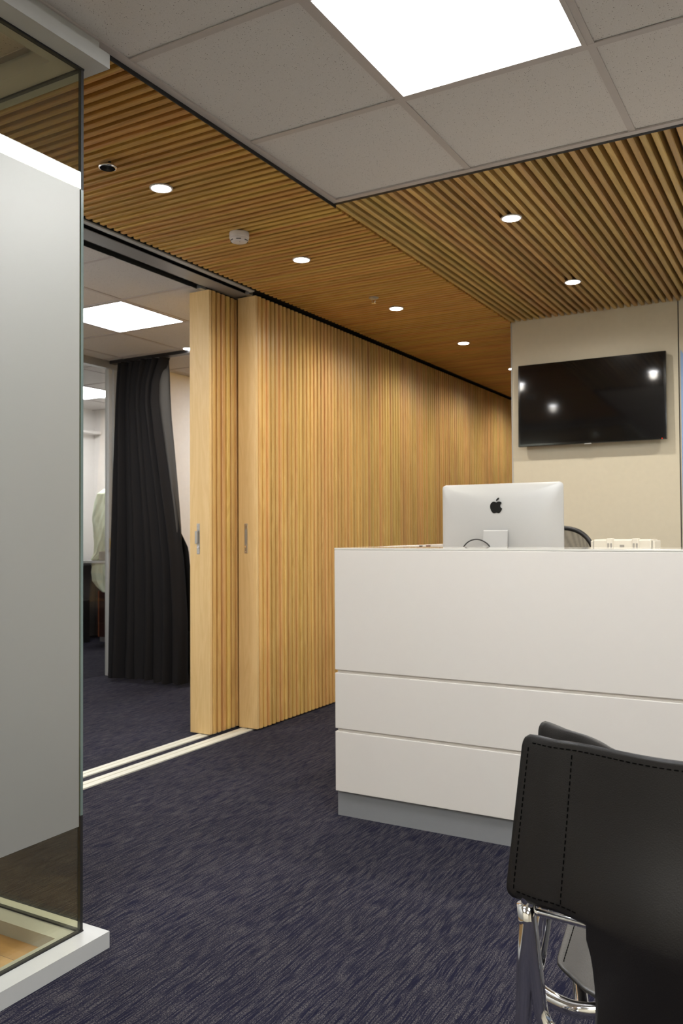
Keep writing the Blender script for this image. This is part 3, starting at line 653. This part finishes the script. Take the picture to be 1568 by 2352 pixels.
# ------------------------------------------------------------------ curtain
def lerp_tab(tab, z):
    tab = sorted(tab)
    if z <= tab[0][0]: return tab[0][1]
    for (a, x), (b, y_) in zip(tab, tab[1:]):
        if z <= b: return x + (y_ - x) * (z - a) / (b - a)
    return tab[-1][1]
ct = thing('black_curtain', 'tall black curtain hanging from a ceiling track in the office doorway', 'curtain', (-4.6, 4.9, 0))
def K(name, mb, mat):
    o = obj(name, mb, mat, ct, True); o.matrix_parent_inverse = Matrix.Translation((4.6, -4.9, 0)); return o
def ysag(z): return 4.95 - .17 * (1 - z / 2.5) ** 1.2
LE = [(0, -5.0), (.5, -4.975), (1.2, -4.935), (2.0, -4.900), (2.5, -4.885)]
RE = [(0, -4.205), (.5, -4.19), (.9, -4.215), (1.2, -4.262), (1.5, -4.325), (1.8, -4.385), (2.0, -4.425), (2.15, -4.452), (2.3, -4.440), (2.4, -4.40), (2.5, -4.352)]
def cur(a, b):
    z = .035 + 2.449 * b; y = ysag(z); k = y / 4.95
    l, r = lerp_tab(LE, z), lerp_tab(RE, z)
    folds = .040 * math.sin(a * 2 * PI * 8.3 + .8 * math.sin(3 * b) + .5 * math.sin(a * 9)) + .014 * math.sin(a * 2 * PI * 13 + 1.3)
    folds *= .85 + .6 * (1 - b) * (.6 + .4 * math.sin(a * 5 + 1))
    shift = .020 * math.sin(a * 2 * PI * 8.3 + 1.4)
    return Vector(((l + (r - l) * a) * k + shift * math.sin(PI * a), y + folds, z + (.010 * math.sin(a * 2 * PI * 7) if b < .02 else 0)))
mb = MB(); mb.grid(220, 50, cur); m_ = K('front_cloth', mb, 'curtain')
LR = [(0, -4.205), (.7, -4.205), (1.0, -4.225), (1.162, -4.232), (1.343, -4.250), (1.7, -4.290), (2.012, -4.325), (2.2, -4.335), (2.36, -4.338), (2.5, -4.35)]
def lin(a, b):
    z = .9 + 1.582 * b; y = ysag(z) + .035; k = y / 4.95
    l, r = lerp_tab(RE, z) - .03, lerp_tab(LR, z)
    return Vector(((l + (r - l) * a) * k, y + .018 * math.sin(a * 7 + 2 * b), z))
mb = MB(); mb.grid(18, 40, lin); K('turned_lining', mb, 'lining')
BR = [(0, -4.10), (.8, -4.10), (1.014, -4.125), (1.10, -4.175), (1.16, -4.215), (1.2, -4.24), (1.4, -4.27)]
def bul(a, b):
    z = .40 + .88 * b; y = ysag(z) + .14; k = y / 4.95
    l, r = -4.34, lerp_tab(BR, z)
    return Vector(((l + (r - l) * a) * k, y + .03 * math.sin(a * 5), z))
mb = MB(); mb.grid(16, 24, bul); K('back_fold', mb, 'curtain')
rl = obj('curtain_rail', MB().box(-4.935, -3.3, 4.925, 4.985, ZC - .026, ZC - .001), 'blackp')
tag(rl, 'black curtain rail across the office ceiling', 'curtain rail')
for i in range(6):
    pass
# dark padded chair mostly hidden between curtain and door
ac = thing('padded_chair', 'dark padded chair glimpsed between the curtain and the door', 'chair', (-4.33, 5.55, 0))
obj('seat', MB().box(-.28, .30, -.27, .25, .36, .50, .04), 'leather', ac); obj('backrest', MB().box(-.28, .30, .26, .36, .5, .84, .035), 'leather', ac)
obj('armrest', MB().tube([(-.20, -.25, .58), (-.20, -.20, .70), (-.20, .05, .74), (-.20, .28, .72)], .035, 12, 2), 'leather_lit', ac, True)  # grey highlight on the arms painted by the lighter leather
obj('armrest', MB().tube([(.27, -.25, .58), (.27, -.20, .70), (.27, .05, .74), (.27, .28, .72)], .035, 12, 2), 'leather_lit', ac, True)
obj('skirt_base', MB().box(-.27, .29, -.25, .34, 0, .355, .01), 'blackp', ac)
# ------------------------------------------------------------------ far room: instrument table, dust cover, cabinet
tb = thing('instrument_table', 'white-topped table edge under the covered instrument in the far room', 'table', (-5.95, 6.2, 0))
obj('top', MB().box(-.455, .48, -.20, .22, .838, .864, .003), 'satin', tb)
obj('column', MB().box(.1, .2, .05, .15, .06, .838), 'blackp', tb)
obj('foot', MB().box(-.05, .35, -.15, .22, 0, .06, .01), 'blackp', tb)
def cover(b0, b1, ztab, outline, yc, depth, folds, seed, cone=None):
    mb = MB(); n = 120; m_ = 60; rings = []
    rnd = random.Random(seed); ph = [rnd.random() * 6 for _ in range(8)]
    for j in range(m_ + 1):
        z = b0 + (b1 - b0) * j / m_; xl = lerp_tab([(q[0], q[1]) for q in outline], z); xr = lerp_tab([(q[0], q[2]) for q in outline], z)
        cx, rx = (xl + xr) / 2, (xr - xl) / 2; ry = min(depth, rx * 1.1); ring = []
        for i in range(n):
            a = 2 * PI * i / n
            f = 1 + folds * (math.sin(5 * a + ph[0] + 3 * z) * .5 + math.sin(9 * a + ph[1] - 6 * z) * .3 + math.sin(3 * a + ph[2] + 9 * z) * .5 + .3 * math.sin(14 * a + ph[3] + 5 * z))
            kx = 8 * a + 11 * z; f += folds * (.55 * abs(math.sin(kx + ph[4])) ** .5 * math.sin(3 * a + ph[5]) + .35 * abs(math.sin(13 * a - 17 * z + ph[6])) - .3)
            ring.append(mb.bm.verts.new((cx + rx * math.cos(a) * (f if abs(math.cos(a)) < .9 else 1 + (f - 1) * .4), yc + ry * math.sin(a) * f, z)))
        rings.append(ring)
    for a, b in zip(rings, rings[1:]):
        for i in range(n): mb.bm.faces.new((a[i], a[(i + 1) % n], b[(i + 1) % n], b[i]))
    mb.bm.faces.new(rings[0][::-1]); mb.bm.faces.new(rings[-1]); return mb
up = cover(.866, 1.585, None, [(.866, -6.40, -6.10), (.93, -6.375, -5.95), (1.08, -6.39, -5.86), (1.25, -6.40, -5.85), (1.36, -6.375, -5.86), (1.45, -6.34, -5.90), (1.53, -6.28, -5.97), (1.575, -6.24, -6.06), (1.585, -6.20, -6.12)], 6.2, .175, .10, 3)
lo_ = cover(.555, .836, None, [(.555, -6.20, -5.95), (.60, -6.30, -5.88), (.66, -6.37, -5.86), (.74, -6.39, -5.86), (.836, -6.385, -5.87)], 6.16, .15, .09, 5)
ci_ = thing('covered_instrument', 'instrument under a pale green striped dust cloth on the far white table', 'instrument', (0, 0, 0))
obj('dust_cover', up, 'cloth', ci_, True); obj('hanging_hem', lo_, 'cloth', ci_, True)
obj('base', MB().box(-6.16, -5.87, 6.005, 6.015, .866, .955, .004), 'grey', ci_)
cbn = thing('dark_cabinet', 'dark red-brown cabinet behind the curtain edge in the far room', 'cabinet', (-6.3, 6.55, 0))
obj('carcass', MB().box(-.31, .45, -.10, .20, .05, .53), 'redwood', cbn)
obj('side_edge', MB().box(-.325, -.311, -.105, .2, .05, .53), 'orange', cbn)
obj('plinth', MB().box(-.30, .45, -.10, .2, 0, .049), 'greywall', cbn)
wt = thing('side_counter', 'dark topped side counter along the far room wall', 'counter', (-6.86, 6.3, 0))
obj('top', MB().box(-.22, .20, -.8, .54, .80, .83), 'blackp', wt)
obj('shaded_wall_side', MB().box(-.22, -.205, -.8, .53, .0, .80), 'greywall', wt)  # shade on the wall below the counter, put in as a grey sheet
obj('shaded_wall_end', MB().box(-.2, .20, .52, .54, 0, .8), 'greywall', wt)  # same painted shade on the end wall
tf = obj('turquoise_folder', MB().prism([(-6.98, .832), (-6.72, .832), (-6.70, .94), (-6.96, .86)], 1, 6.15, 6.20), 'teal'); tag(tf, 'turquoise folder on the side counter at the frosted glass edge', 'folder')
bo = obj('black_bottle', MB().lathe([(0, 0), (.02, 0), (.022, .03), (.014, .05), (.012, .09), (.024, .11), (.026, .16), (.014, .175), (0, .175)]), 'blackp', None, True, (-6.94, 6.40, .83)); tag(bo, 'small black bottle on the side counter beyond the glass', 'bottle')
sk = thing('black_bin', 'black waste bin under the side counter in the far room', 'bin', (-6.80, 6.25, 0))
obj('body', MB().box(-.12, .14, -.12, .12, 0, .44, .01), 'blackp', sk); obj('wire_handle', MB().tube([(-.12, -.13, .1), (-.1, -.135, .46), (.0, -.135, .50), (.02, -.135, .1)], .005, 8, 1), 'steel', sk)
# ------------------------------------------------------------------ world, camera
w = bpy.data.worlds.new('world'); S.world = w; w.use_nodes = True; nt = w.node_tree
sky = nt.nodes.new('ShaderNodeTexSky'); sky.sky_type = 'HOSEK_WILKIE'; sky.turbidity = 5; sky.sun_direction = (.2, -.6, .6)
bg = nt.nodes['Background']; bg.inputs[1].default_value = 2.0; nt.links.new(sky.outputs[0], bg.inputs[0])
cam = bpy.data.cameras.new('camera'); co = bpy.data.objects.new('camera', cam); C.objects.link(co); S.camera = co
yaw, pitch, roll = math.radians(29.6998), math.radians(1.34422), math.radians(-.35235)
f = Vector((-math.sin(yaw) * math.cos(pitch), math.cos(yaw) * math.cos(pitch), math.sin(pitch)))
r = Vector((math.cos(yaw), math.sin(yaw), 0)); u = r.cross(f)
r2 = r * math.cos(roll) + u * math.sin(roll); u2 = -r * math.sin(roll) + u * math.cos(roll)
co.matrix_world = Matrix(((r2.x, u2.x, -f.x, 0), (r2.y, u2.y, -f.y, 0), (r2.z, u2.z, -f.z, 1.13256), (0, 0, 0, 1)))
cam.sensor_fit = 'VERTICAL'; cam.sensor_height = 36; cam.lens = 1939.69 / 2352 * 36; cam.clip_start = .02
cam.dof.use_dof = True; cam.dof.focus_distance = 1.9; cam.dof.aperture_fstop = 9
S.view_settings.view_transform = 'Standard'; S.view_settings.look = 'None'; S.view_settings.gamma = 1; S.view_settings.use_curve_mapping = False
S.view_settings.exposure = -0.15
